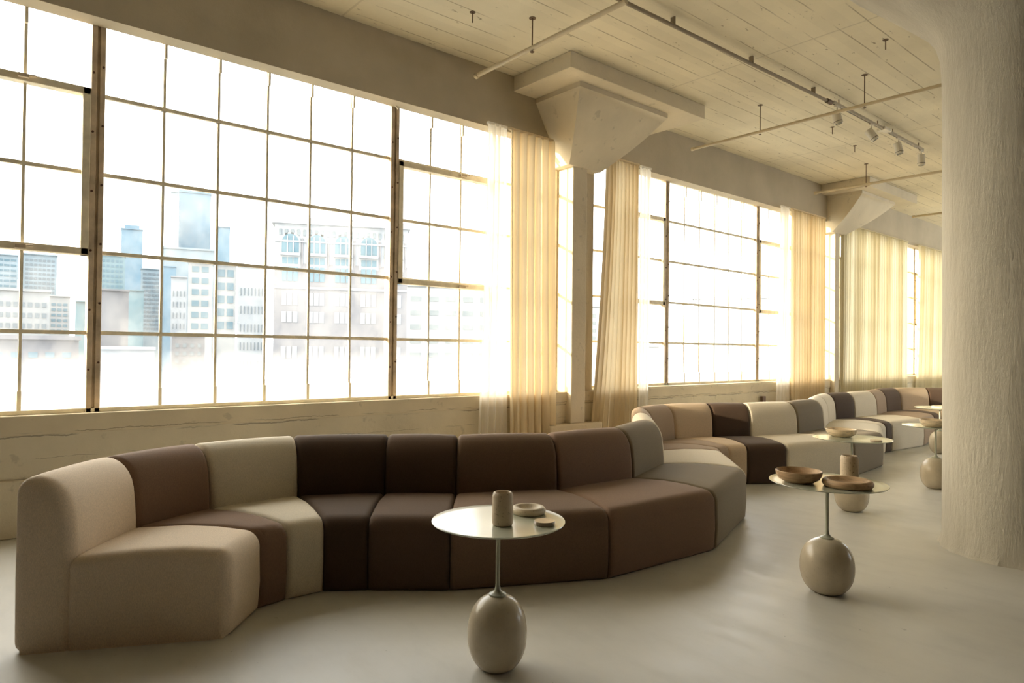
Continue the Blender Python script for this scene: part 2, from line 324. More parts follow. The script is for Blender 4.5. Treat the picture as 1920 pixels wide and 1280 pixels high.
# ------------------------------------------------------------------ windows
def window(name, y0, y1, mulls, munt, rows, vents, zb, zt, at=None, rz=0):
    """mulls: y of mullions; munt: y of thin vertical bars; rows: z of bars; vents: (ya, yb, za, zb)"""
    r = empty(name, (XG, (y0 + y1) / 2, zb)); struct(r, 'steel framed factory window of many small panes'); oy = r.location.y
    Y = lambda y: y - oy
    Z = lambda z: z - zb
    m = MB()
    m.box(-0.03, 0.045, Y(y0), Y(y1), Z(zb), Z(zb) + 0.03); m.box(-0.03, 0.05, Y(y0), Y(y1), Z(zt) - 0.035, Z(zt)); m.box(0.02, 0.09, Y(y0), Y(y1), Z(zt) - 0.012, Z(zt))
    m.box(-0.03, 0.04, Y(y0), Y(y0) + 0.04, Z(zb) + 0.03, Z(zt) - 0.035); m.box(-0.03, 0.04, Y(y1) - 0.04, Y(y1), Z(zb) + 0.03, Z(zt) - 0.035)
    m.build('frame', M['frame'], r, bevel=0.003)
    m = MB(); ed = [y0] + mulls + [y1]
    for z in rows: m.box(-0.012, 0.014, Y(y0), Y(y1), Z(z) - 0.013, Z(z) + 0.013)
    for y in munt:
        m.box(-0.012, 0.010, Y(y) - 0.009, Y(y) + 0.009, Z(zb), Z(zt))
        m.box(0.0, 0.04, Y(y) - 0.009, Y(y) + 0.009, Z(zt) - 0.19, Z(zt) - 0.02)
        m.box(0.0, 0.03, Y(y) - 0.014, Y(y) + 0.010, Z(zb), Z(zb) + 0.16)
        for z in rows: m.box(-0.014, 0.018, Y(y) - 0.02, Y(y) + 0.02, Z(z) - 0.013, Z(z) + 0.013)
    m.build('glazing_bars', M['frame'], r)
    for y in mulls:
        m = MB(); m.box(-0.05, 0.045, Y(y) - 0.042, Y(y) - 0.008, Z(zb), Z(zt)); m.box(-0.05, 0.045, Y(y) + 0.010, Y(y) + 0.044, Z(zb), Z(zt))
        m.box(-0.03, 0.028, Y(y) - 0.01, Y(y) + 0.012, Z(zb), Z(zt))
        mo = m.build('mullion', M['mullion'], r, bevel=0.003)
        m = MB(); k = 0
        z = 0.3
        while z < zt - zb - 0.1:
            m.tube((0.043, Y(y) - 0.03, z), (0.053, Y(y) - 0.03, z), 0.008, 8); m.tube((0.043, Y(y) + 0.03, z + 0.05), (0.053, Y(y) + 0.03, z + 0.05), 0.008, 8); z += 0.42
        m.build('bolts', M['bolt'], mo)
    for ya, yb, za, zz in vents:
        m = MB(); t = 0.05
        m.box(-0.03, 0.05, Y(ya), Y(yb), Z(za), Z(za) + t); m.box(-0.03, 0.05, Y(ya), Y(yb), Z(zz) - t, Z(zz))
        m.box(-0.03, 0.05, Y(ya), Y(ya) + t, Z(za), Z(zz)); m.box(-0.03, 0.05, Y(yb) - t, Y(yb), Z(za), Z(zz))
        v = m.build('vent_sash', M['frame'], r, bevel=0.005)
        for z in (za + 0.02, zz - 0.02):
            h = MB(); h.box(0.05, 0.08, Y((ya + yb) / 2) + 0.14, Y((ya + yb) / 2) + 0.20, Z(z) - 0.012, Z(z) + 0.012); h.tube((0.07, Y((ya + yb) / 2) + 0.14, Z(z)), (0.07, Y((ya + yb) / 2) + 0.24, Z(z) + 0.01), 0.007, 8)
            h.build('latch', M['mullion'], v)
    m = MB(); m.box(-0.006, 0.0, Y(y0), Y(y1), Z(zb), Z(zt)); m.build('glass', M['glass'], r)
    m = MB(); m.box(-0.12, 0.205, Y(y0), Y(y1), Z(zb) - 0.05, Z(zb)); m.build('sill', M['sill'], r, bevel=0.008)
    m = MB(); m.box(-0.10, 0.16, Y(y0), Y(y1), Z(zt), Z(zt) + 0.06); m.build('head', M['frame'], r)
    if at: r.location = (at[0], at[1], zb); r.rotation_euler = (0, 0, rz)
window('window_1', -0.6, 5.36, [0.837, 3.245], [0.04, 0.417, 1.275, 1.669, 2.058, 2.432, 2.824, 3.662, 4.031, 4.42, 4.80], [3.031, 2.469, 1.909, 1.335],
       [(-0.33, 0.795, 1.88, 3.06), (3.29, 4.42, 1.86, 3.02)], 0.775, 3.60)
window('window_2', 5.84, 11.75, [7.395, 9.669], [6.27, 6.66, 7.03, 7.818, 8.17, 8.552, 8.912, 9.259, 10.06, 10.43, 10.8, 11.2], [2.995, 2.456, 1.906, 1.36],
       [(6.24, 7.35, 1.86, 3.02), (9.71, 10.8, 1.86, 3.0)], 0.80, 3.56)
window('window_3', 12.15, 18.2, [13.7, 16.0], [12.55, 12.95, 13.33, 14.08, 14.46, 14.84, 15.22, 15.6, 16.4, 16.8, 17.2, 17.6], [2.995, 2.456, 1.906, 1.36],
       [(12.55, 13.65, 1.86, 3.0), (16.05, 17.1, 1.86, 3.0)], 0.80, 3.56)
window('added_window_4', -4, 4, [-1.5, 1.5], [-3.5 + .5 * k for k in range(15) if abs(-3.5 + .5 * k) != 1.5], [3.03, 2.47, 1.91, 1.34], [], 0.8, 3.6, (4.75, 17.0), PI)  # added window in the unseen right wall, brings in extra light
window('added_window_5', -4.2, 4.2, [-1.4, 1.4], [-3.85 + .35 * k for k in range(23) if abs(abs(-3.85 + .35 * k) - 1.4) > .05], [3.03, 2.47, 1.91, 1.34], [], 0.8, 3.6, (-0.4, 22.15), -PI / 2)  # added window, out of view, lights the room from the far end
m = MB(); m.add([(0, -.05, .04), (0, .05, .045), (0, .052, .0), (.004, .01, -.06), (.002, -.05, -.01), (-.01, -.05, .04), (-.01, .05, .045), (-.01, .052, 0), (-.006, .01, -.06), (-.008, -.05, -.01)],
   [(0, 1, 2, 3, 4), (9, 8, 7, 6, 5), (0, 5, 6, 1), (1, 6, 7, 2), (2, 7, 8, 3), (3, 8, 9, 4), (4, 9, 5, 0)])
t = m.build('cover_plate', M['spot'], bevel=0.002, loc=(XG + 0.075, 3.24, 3.545)); tag(t, 'small white angular plate at the head of the right mullion of the nearest window', 'plate')

# ------------------------------------------------------------------ curtains
def curtain(name, label, x, top, bot, mat, folds, amp, zt=3.515, zb=0.02, phase=0.0, cat='curtain', group=None):
    """top/bot: (y0, y1) extents at the top and at the floor"""
    n = folds * 12; k = 26; v = []
    rnd = random.Random(int(x * 1000) + folds); ph = [rnd.uniform(-0.8, 0.8) for _ in range(folds + 1)]; am = [rnd.uniform(0.6, 1.25) for _ in range(folds + 1)]
    cy = (bot[0] + bot[1]) / 2; L = top[1] - top[0]
    for j in range(k + 1):
        t = j / k; z = zt + (zb - zt) * t; s = min(1.0, t * 1.1) ** 1.6
        for i in range(n + 1):
            u = i / n; y = (top[0] + (top[1] - top[0]) * u) * (1 - s) + (bot[0] + (bot[1] - bot[0]) * u) * s
            q = u * folds; a = am[int(min(q, folds))] * (0.85 + 0.3 * math.sin(t * 2 + q)); p = ph[int(min(q, folds - 1))] * 0.25 * (q % 1) * (1 - q % 1) * 4
            d = amp * a * math.sin(2 * PI * q + phase + p + 0.3 * t)
            v.append((d, y + 0.25 * amp * math.sin(4 * PI * q + 1) - cy, z))
    f = [(j * (n + 1) + i, j * (n + 1) + i + 1, (j + 1) * (n + 1) + i + 1, (j + 1) * (n + 1) + i) for j in range(k) for i in range(n)]
    o = empty(name, (x, cy, 0)); tag(o, label, cat, group)
    m = MB(); m.add(v, f); m.build('cloth', mat, o, smooth=True)
    m = MB(); m.box(-0.016, 0.016, top[0] - cy, top[1] - cy, zt - 0.004, zt + 0.02) ; m.build('heading_tape', mat, o)
    return o
curtain('sheer_curtain', 'white sheer curtain glowing at the right edge of the nearest window', -5.36, (4.17, 4.42), (4.08, 4.46), M['white_cloth'], 4, 0.035)
curtain('linen_curtain', 'tan linen curtain gathered just left of the near pier', -5.355, (4.45, 5.07), (4.49, 5.11), M['tan_cloth'], 6, 0.044, phase=1)
curtain('linen_curtain', 'tan linen curtain just right of the near pier, flaring at its foot', -5.355, (5.93, 6.52), (5.69, 6.52), M['tan_cloth'], 9, 0.034)
curtain('sheer_curtain', 'white sheer curtain strip at the left edge of the middle window', -5.37, (6.56, 6.77), (6.56, 6.75), M['white_cloth'], 3, 0.025)
curtain('sheer_curtain', 'white sheer curtain at the right edge of the middle window', -5.36, (9.95, 10.22), (9.80, 10.24), M['white_cloth'], 4, 0.035)
curtain('linen_curtain', 'tan linen curtain left of the far pier', -5.355, (10.27, 11.42), (10.29, 11.42), M['tan_cloth'], 14, 0.032)
curtain('voile_curtain', 'wide cream voile curtain drawn across the farthest window', -5.355, (12.03, 15.0), (12.0, 15.0), M['olive_cloth'], 30, 0.034)
curtain('voile_curtain', 'cream voile curtain beyond the bright gap of the farthest window', -5.355, (15.6, 18.3), (15.45, 18.3), M['olive_cloth'], 26, 0.034)

# ------------------------------------------------------------------ the serpentine sofa
# boundary lines between modules: (x, y of the front corner, heading of the seat side from +Y towards +X)
BND = [(-3.008, 0.968, 27.0), (-3.254, 1.192, 43.0), (-3.278, 1.339, 70.9), (-3.272, 1.524, 100.3), (-3.146, 1.699, 127.3), (-2.882, 2.029, 128.2),
       (-2.491, 2.821, 106.2), (-2.439, 3.755, 82.6), (-2.771, 4.66, 58.0), (-3.396, 5.329, 35.1), (-3.516, 5.477, 62.4), (-3.545, 5.669, 89.4),
       (-3.463, 5.853, 115.6), (-3.261, 6.209, 116.7), (-3.015, 7.083, 94.2), (-3.103, 8.031, 74.2), (-3.465, 8.909, 53.9), (-3.504, 9.138, 86.4),
       (-3.508, 9.351, 112.6), (-3.442, 10.255, 91.1), (-3.618, 11.163, 71.3), (-3.603, 11.373, 104.9), (-3.522, 11.568, 135.2), (-3.298, 11.915, 133.5), (-2.85, 12.75, 110.0)]
def arc(cx, cz, r, a0, a1, n=6):
    return [(cx + r * math.cos(math.radians(a0 + (a1 - a0) * i / n)), cz + r * math.sin(math.radians(a0 + (a1 - a0) * i / n))) for i in range(n + 1)]
def dense_line(pts, step=0.05):
    o = []
    for (a, b), (c, d) in zip(pts, pts[1:] + pts[:1]):
        L = math.hypot(c - a, d - b); k = max(1, int(L / step))
        for j in range(k): o.append((a + (c - a) * j / k, b + (d - b) * j / k))
    return o
# profiles in (t = distance back from the seat front, z)
SEAT = [(0.022, 0.0)] + arc(0.03, 0.03, 0.03, 250, 180, 3)[1:] + [(-0.008, 0.14), (-0.004, 0.27)] + arc(0.078, 0.30, 0.082, 180, 96, 8) + [(0.20, 0.394), (0.36, 0.396), (0.50, 0.386)] + arc(0.585, 0.33, 0.05, 88, 0, 5) + [(0.635, 0.0)]
BACK = [(0.606, 0.0), (0.604, 0.30), (0.604, 0.42), (0.610, 0.50)] + [(0.752 - 0.137 * math.cos(math.radians(a)), 0.535 + 0.177 * math.sin(math.radians(a))) for a in range(12, 91, 13)] + arc(0.757, 0.642, 0.070, 75, 5, 6) + [(0.826, 0.5), (0.828, 0.3), (0.826, 0.05)] + arc(0.79, 0.035, 0.035, 0, -90, 3)
def sofa_part(name, prof, L, R, org, mat, parent, rl=0.032, rr=0.032, lift=0.0):
    pr = dense_line(prof); n = len(pr)
    nrm = []
    for i in range(n):
        a = pr[i - 1]; b = pr[(i + 1) % n]; dx, dz = b[0] - a[0], b[1] - a[1]; l = math.hypot(dx, dz) or 1
        nrm.append((dz / l, -dx / l))          # inward side for this winding
    area = sum(pr[i][0] * pr[(i + 1) % n][1] - pr[(i + 1) % n][0] * pr[i][1] for i in range(n))
    sg = 1 if area < 0 else -1
    fl = Vector((math.sin(math.radians(L[2])), math.cos(math.radians(L[2])))); fr = Vector((math.sin(math.radians(R[2])), math.cos(math.radians(R[2]))))
    A = Vector(L[:2]); B = Vector(R[:2]); o2 = Vector(org[:2])
    st = []
    for i in range(7):
        q = i / 6; st.append(('l', rl * (1 - math.cos(q * PI / 2)) , rl * (1 - math.sin(q * PI / 2))))
    mids = [0.2, 0.35, 0.5, 0.65, 0.8]
    sr = []
    for i in range(6, -1, -1):
        q = i / 6; sr.append(('r', rr * (1 - math.cos(q * PI / 2)), rr * (1 - math.sin(q * PI / 2))))
    rows = []
    def row(pos, inset):
        r = []
        for i, (t, z) in enumerate(pr):
            e = inset
            t2 = t + sg * nrm[i][0] * e; z2 = z + sg * nrm[i][1] * e
            if z2 < 0.0: z2 = 0.0
            if z < 0.001: z2 = 0.0
            P = A - fl * t2; Q = B - fr * t2; d = (Q - P); w = d.length; dn = d / w
            kind, s = pos
            X = P + dn * s if kind == 'l' else (Q - dn * s if kind == 'r' else P + d * s)
            bul = 0.007 * math.sin(PI * s) if kind == 'm' else 0
            zz = z2 * (1 + bul * 0.9) if z2 > 0.2 else z2
            r.append((X.x - o2.x, X.y - o2.y, zz + (lift if z2 > 0.2 else 0)))
        return r
    for k, s, e in st: rows.append(row(('l', s + 0.001), e))
    for u in mids: rows.append(row(('m', u), 0))
    for k, s, e in sr: rows.append(row(('r', s + 0.001), e))
    v = [p for r in rows for p in r]; f = []
    for j in range(len(rows) - 1):
        for i in range(n): i2 = (i + 1) % n; f.append((j * n + i, j * n + i2, (j + 1) * n + i2, (j + 1) * n + i))
    f.append(tuple(reversed(range(n)))); f.append(tuple((len(rows) - 1) * n + i for i in range(n)))
    m = MB(); m.add(v, f); o = m.build(name, mat, parent, smooth=True)
    return o
MODS = [('beige', 'cream sofa module at the open near end of the curving sofa'),
        ('brown', 'brown wedge sofa module beside the cream near-end module'),
        ('cream', 'cream wedge sofa module between brown and very dark modules of the near curve'),
        ('dark', 'very dark chocolate wedge sofa module right of a cream one in the near curve'),
        ('choc', 'narrow dark brown straight sofa module left of the near egg-based table'),
        ('mid', 'wide brown sofa module directly behind the near egg-based table'),
        ('brown', 'wide brown sofa module between the near table and the grey-brown module'),
        ('grey', 'grey-brown wedge sofa module at the outward bend of the near curve'),
        ('cream', 'cream wedge sofa module whose seat lies behind the grey-brown outward bend'),
        ('tan', 'taupe sofa module mostly hidden behind the first outward bend, its seat a thin strip'),
        ('tan', 'taupe brown wedge sofa module left of a sunlit sand one in the second hollow'),
        ('sand', 'sand coloured wedge sofa module with sun on its top corner'),
        ('dark', 'very dark brown straight sofa module left of the wooden bowl table'),
        ('cream', 'wide cream sofa module behind the table with the wooden bowl'),
        ('grey', 'grey-brown wedge sofa module at the second outward bend behind the third table'),
        ('cream', 'white sofa module hidden behind the second bend, its sunlit back top showing'),
        ('cream', 'white wedge sofa module in the third hollow, left of a dark one'),
        ('dark', 'dark brown wedge sofa module in the third hollow with sun on its seat'),
        ('cream', 'cream wide-fronted sofa module beyond the dark one, sunlit seat edge'),
        ('tan', 'tan sofa module seen as a narrow strip far along the sofa'),
        ('choc', 'dark brown sofa module right of the narrow tan strip, far end'),
        ('sand', 'sand sofa module with pale top near the round column edge, far end'),
        ('choc', 'dark brown sofa module cut off by the round column, far end'),
        ('cream', 'farthest cream sofa module behind the round column')]
for i, (fk, lab) in enumerate(MODS):
    L, R = BND[i], BND[i + 1]
    org = ((L[0] + R[0]) / 2 - 0.4 * math.sin(math.radians((L[2] + R[2]) / 2)), (L[1] + R[1]) / 2 - 0.4 * math.cos(math.radians((L[2] + R[2]) / 2)))
    r = empty('sofa_module', (org[0], org[1], 0)); tag(r, lab, 'sofa module')
    rl = 0.05 if i == 0 else 0.03
    sofa_part('seat', SEAT, L, R, org, FAB[fk], r, rl, 0.03)
    bm = FAB['sand'] if (fk == 'sand') else FAB[fk]
    sofa_part('backrest', BACK, L, R, org, bm, r, rl, 0.03, lift=0.0)

# ------------------------------------------------------------------ egg-based side tables
def egg_profile(rad, h, foot):
    p = []; q0 = 0.90
    for i in range(30):
        q = -q0 + (1 + q0) * (1 - (1 - i / 29) ** 1.5)
        z = (q + q0) / (1 + q0) * h; r = rad * max(0.0, 1 - abs(q) ** 2.3) ** (1 / 2.3); p.append((r, z))
    p[0] = (p[0][0] * 0.97, 0.0); p[-1] = (0.0, h)
    return p
def side_table(x, y, rad, eh, top_r, zt, label, rz=0.0):
    r = empty('side_table', (x, y, 0), rz); tag(r, label, 'side table')
    m = MB(); m.lathe(egg_profile(rad, eh, 0.062), 64); m.build('stone_base', M['egg'], r, smooth=True)
    m = MB(); m.lathe([(0.034, eh - 0.006), (0.034, eh + 0.003), (0.022, eh + 0.008), (0.012, eh + 0.018), (0.0085, eh + 0.04), (0.0085, zt - 0.006)], 32); st = m.build('stem', M['stem'], r, smooth=True)
    m = MB(); m.lathe([(0.0, zt - 0.006), (top_r - 0.03, zt - 0.006), (top_r - 0.004, zt - 0.001), (top_r, zt + 0.003), (top_r - 0.001, zt + 0.005), (top_r - 0.012, zt + 0.0025), (top_r - 0.03, zt), (0.0, zt)], 96)
    m.build('table_top', M['tabletop'], r, smooth=True)
    return zt
T = [(-2.085, 1.70, 0.117, 0.286, 0.263, 0.573, 'nearest side table with egg-shaped stone base and round pale top'),
     (-1.66, 3.58, 0.133, 0.283, 0.288, 0.570, 'side table with rounded stone base carrying the dark wooden bowl and plate'),
     (-2.39, 5.57, 0.127, 0.286, 0.292, 0.572, 'side table behind the wooden bowl table, small light bowl on top'),
     (-2.30, 7.14, 0.127, 0.286, 0.28, 0.578, 'side table with stone base half hidden by the round column'),
     (-3.07, 9.67, 0.117, 0.286, 0.28, 0.573, 'farthest side table by the round column with a pale plate')]
for t in T: side_table(*t)
def obj_lathe(name, label, cat, prof, mat, x, y, z):
    m = MB(); m.lathe(prof, 56); o = m.build(name, mat, smooth=True, loc=(x, y, z)); tag(o, label, cat); return o
def bowl_prof(r, h, t=0.008):
    return [(0.0, 0.0), (r * 0.55, 0.0), (r * 0.68, 0.006), (r * 0.86, h * 0.3), (r * 0.97, h * 0.65), (r, h - 0.003), (r - t * 0.5, h), (r - t, h - 0.003), (r * 0.9 - t, h * 0.45), (r * 0.7 - t, h * 0.2), (r * 0.4, h * 0.15), (0.0, h * 0.14)]
def plate_prof(r, h):   # thick rounded rim
    c = [(0.0, 0.0), (r * 0.72, 0.0)]
    c += [(r - h * 0.5 + h * 0.5 * math.cos(a), h * 0.5 + h * 0.5 * math.sin(a)) for a in [math.radians(d) for d in range(-80, 160, 20)]]
    return c + [(r - h * 1.2, h * 0.62), (r - h * 1.5, h * 0.45), (0.0, h * 0.42)]
def cup_prof(r, h, t=0.012):
    return [(0, 0), (r - 0.008, 0), (r - 0.002, 0.003), (r, 0.01), (r, h - 0.016), (r - 0.003, h - 0.005), (r - 0.009, h), (r - t - 0.001, h - 0.002), (r - t - 0.002, h - 0.01), (r - t - 0.002, 0.02), (0, 0.018)]

# ------------------------------------------------------------------ sprinkler pipes, conduit and track spotlights
def pipe(name, label, a, b, rad, hang, group=None, cap=True):
    r = empty(name, a); tag(r, label, 'pipe', group); A = Vector(a); B = Vector(b)
    m = MB(); m.tube((0, 0, 0), B - A, rad, 16)
    if cap: m.tube((0, 0, 0), (B - A).normalized() * 0.04, rad * 1.35, 16)
    m.build('tube', M['pipe'], r, smooth=True)
    for x in hang:
        p = A + (B - A) * ((x - A.x) / (B.x - A.x)) - A
        m = MB(); m.tube((p.x, p.y, p.z - rad), (p.x, p.y, ZC - A.z), 0.0055, 8); m.lathe([(0.03, ZC - A.z - 0.004), (0.03, ZC - A.z)], 16, (p.x, p.y))
        m.lathe([(rad * 1.0, p.z - rad - 0.012), (rad * 0.5, p.z - rad - 0.02)], 12, (p.x, p.y)); m.build('hanger', M['rod'], r)
pipe('sprinkler_pipe', 'nearest cream sprinkler pipe across the ceiling, ending above the large window', (-5.165, 3.87, 3.85), (-3.31, 3.87, 3.85), 0.021, (-4.36,))
pipe('sprinkler_pipe', 'long cream sprinkler pipe crossing below the track, second from the camera', (-5.084, 7.222, 3.8), (4.55, 7.222, 3.8), 0.017, (-4.15, -2.99, 0.5))
pipe('sprinkler_pipe', 'cream sprinkler pipe passing in front of the far capital', (-5.17, 10.65, 3.8), (4.4, 10.65, 3.8), 0.02, (-4.38, -1.5))
pipe('sprinkler_pipe', 'short visible sprinkler pipe farthest away, left end beyond the far capital', (-4.844, 13.8, 3.8), (4.4, 13.8, 3.8), 0.02, (-2.5,))
r = empty('conduit', (-3.56, 3.95, 4.03)); tag(r, 'dark conduit running along the ceiling to the track lights', 'conduit')
m = MB(); m.tube((0, 0, 0), (0.085, 3.58, 0.0), 0.017, 14); m.build('tube', M['conduit'], r, smooth=True)
m = MB(); m.tube((0, -0.03, 0), (0.0, 0.05, 0), 0.028, 14); m.build('coupling', M['rod'], r, smooth=True); m = MB(); m.tube((0.084, 3.48, 0.0), (0.085, 3.58, 0.0), 0.026, 12); m.build('coupling', M['rod'], r, smooth=True)
for k in (0.8, 2.0, 3.2):
    m = MB(); m.box(0.085 * k / 3.9 - 0.022, 0.085 * k / 3.9 + 0.022, k - 0.006, k + 0.006, 0.0, 0.075); m.build('clamp', M['conduit'], r)
TX = -3.475
def track(y0, y1, label):
    r = empty('light_track', (TX, y0, 4.045)); tag(r, label, 'light track')
    m = MB(); m.box(-0.018, 0.018, 0, y1 - y0, -0.016, 0.016); m.build('rail', M['track'], r, bevel=0.003)
    m = MB(); m.box(-0.006, 0.006, 0.01, y1 - y0 - 0.01, -0.0175, -0.0155); m.build('slot', M['lens'], r)
    for q in (0.15, y1 - y0 - 0.15): m = MB(); m.tube((0, q, 0.015), (0, q, ZC - 4.045), 0.006, 8); m.build('hanger', M['rod'], r)
track(7.57, 8.92, 'nearer length of ceiling light track'); track(9.08, 10.25, 'farther length of ceiling light track')
m = MB(); m.box(-0.04, 0.04, -0.1, 0.1, -0.02, 0.018); m.box(-0.09, 0.02, -0.03, 0.03, -0.012, 0.025)
tag(m.build('track_connector', M['spot'], bevel=0.006, loc=(TX, 9.0, 4.05)), 'white connector joining the two lengths of light track', 'track connector')
def spotlight(y, tilt, az, label):
    r = empty('spotlight', (TX, y, 4.028)); tag(r, label, 'spotlight')
    m = MB(); m.box(-0.014, 0.014, -0.05, 0.05, -0.02, 0.0); m.tube((0, 0, 0), (0, 0, -0.075), 0.008, 8); m.build('bracket', M['spot'], r)
    c = Vector((0, 0, -0.13)); d = Vector((math.sin(tilt) * math.cos(az), math.sin(tilt) * math.sin(az), -math.cos(tilt)))
    m = MB(); m.tube(c - d * 0.075, c + d * 0.075, 0.047, 28); h = m.build('lamp_head', M['spot'], r, smooth=True, bevel=0.006)
    m = MB(); m.tube(c + d * 0.072, c + d * 0.078, 0.036, 24); m.build('lens', M['lens'], h)
    m = MB(); m.tube(c + d * 0.045, c + d * 0.05, 0.0485, 28); m.build('ring', M['lens'], h)
spotlight(7.68, 0.25, 0.6, 'white cylinder spotlight nearest to the camera, just past the crossing pipe')
spotlight(8.60, 0.62, 0.5, 'white cylinder spotlight tilted most, second along the track')
spotlight(9.42, 0.22, 0.3, 'white cylinder spotlight right of the track connector, third along the track')
spotlight(10.2, 0.02, 0.3, 'white cylinder spotlight hanging straight down at the far track end')
r = empty('wall_pipe', (XB + 0.045, 8.9, 0.47)); tag(r, 'thin painted pipe along the wall below the middle window', 'pipe')
m = MB(); m.tube((0, -2.2, 0), (0, 1.2, 0), 0.014, 10); m.build('tube', M['pipe'], r, smooth=True)
m = MB(); m.box(-0.02, 0.02, 0.55, 0.64, -0.02, 0.12); m.build('valve', M['rod'], r, bevel=0.004)
def ceil_bolt(x, y): 
    m = MB(); m.tube((0, 0, 0), (0, 0, -0.09), 0.005, 8); m.lathe([(0.025, -0.004), (0.025, 0.0)], 12); return m.build('ceiling_bolt', M['rod'], loc=(x, y, ZC))
for x, y, lab in ((-4.62, 3.42, 'short rusty bolt in the ceiling beside the nearest sprinkler pipe'), (-2.53, 6.55, 'thick rusty bolt in the ceiling left of the round column'), (-4.1, 9.6, 'small bolt stub in the ceiling left of the spotlights'), (-3.95, 8.6, 'small bolt stub in the ceiling below the nearer light track')):
    tag(ceil_bolt(x, y), lab, 'bolt')


OX = [
 ('travertine_cup', 'tall pitted travertine cup on the nearest side table', 'cup', cup_prof(0.040, 0.128), M['traver'], -2.027, 1.673, 0.5735),
 ('stone_dish', 'round pale travertine dish with thick rim on the nearest side table', 'dish', plate_prof(0.072, 0.030), M['pale_traver'], -2.105, 1.875, 0.5735),
 ('coaster', 'small flat round stone coaster beside the pale dish on the nearest table', 'coaster', [(0, 0), (0.039, 0), (0.041, 0.003), (0.041, 0.012), (0.039, 0.015), (0, 0.015)], M['cork'], -1.934, 1.807, 0.5735),
 ('wooden_bowl', 'dark oak bowl on the left of the second table', 'bowl', bowl_prof(0.116, 0.062), M['wood'], -1.762, 3.475, 0.5705),
 ('wooden_plate', 'low oak plate with thick rounded rim, right of the dark oak bowl', 'plate', plate_prof(0.121, 0.038), M['wood'], -1.545, 3.555, 0.5705),
 ('stone_cup', 'brown stone cup standing behind the low oak plate', 'cup', cup_prof(0.046, 0.125), M['traver'], -1.638, 3.791, 0.5705),
 ('ash_bowl', 'light wooden bowl on the third table from the camera', 'bowl', bowl_prof(0.116, 0.062), M['pale_wood'], -2.50, 5.63, 0.5725),
 ('coaster', 'small dark coaster at the right rim of the third table', 'coaster', [(0, 0), (0.040, 0), (0.042, 0.003), (0.042, 0.012), (0.04, 0.015), (0, 0.015)], M['cork'], -2.19, 5.53, 0.5725),
 ('ash_bowl', 'light wooden bowl on the table half hidden by the round column', 'bowl', bowl_prof(0.116, 0.068), M['pale_wood'], -2.29, 7.05, 0.5785),
 ('pale_plate', 'pale thick-rimmed plate on the farthest side table', 'plate', plate_prof(0.118, 0.036), M['pale_traver'], -3.01, 9.56, 0.5735)]
for a in OX: obj_lathe(*a)

# ------------------------------------------------------------------ the city outside
ZG = -42.0
g = MB(); g.box(-900, -8, -300, 900, ZG - 1, ZG); 
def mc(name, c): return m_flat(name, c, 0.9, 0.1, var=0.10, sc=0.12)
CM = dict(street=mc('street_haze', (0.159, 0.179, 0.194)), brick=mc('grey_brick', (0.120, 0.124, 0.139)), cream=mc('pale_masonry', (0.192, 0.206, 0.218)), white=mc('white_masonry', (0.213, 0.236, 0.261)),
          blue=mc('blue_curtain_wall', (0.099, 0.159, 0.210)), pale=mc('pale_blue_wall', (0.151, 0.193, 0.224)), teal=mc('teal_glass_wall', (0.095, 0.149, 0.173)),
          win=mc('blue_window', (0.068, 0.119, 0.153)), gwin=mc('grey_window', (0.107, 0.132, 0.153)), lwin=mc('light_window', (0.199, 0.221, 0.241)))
struct(g.build('ground', CM['street']), 'street level far below the windows')
def ray_y(px, py):
    c = Vector((px - 960, 640 - py, -1273.6)); m = cam.matrix_world.to_3x3(); return (m @ c)
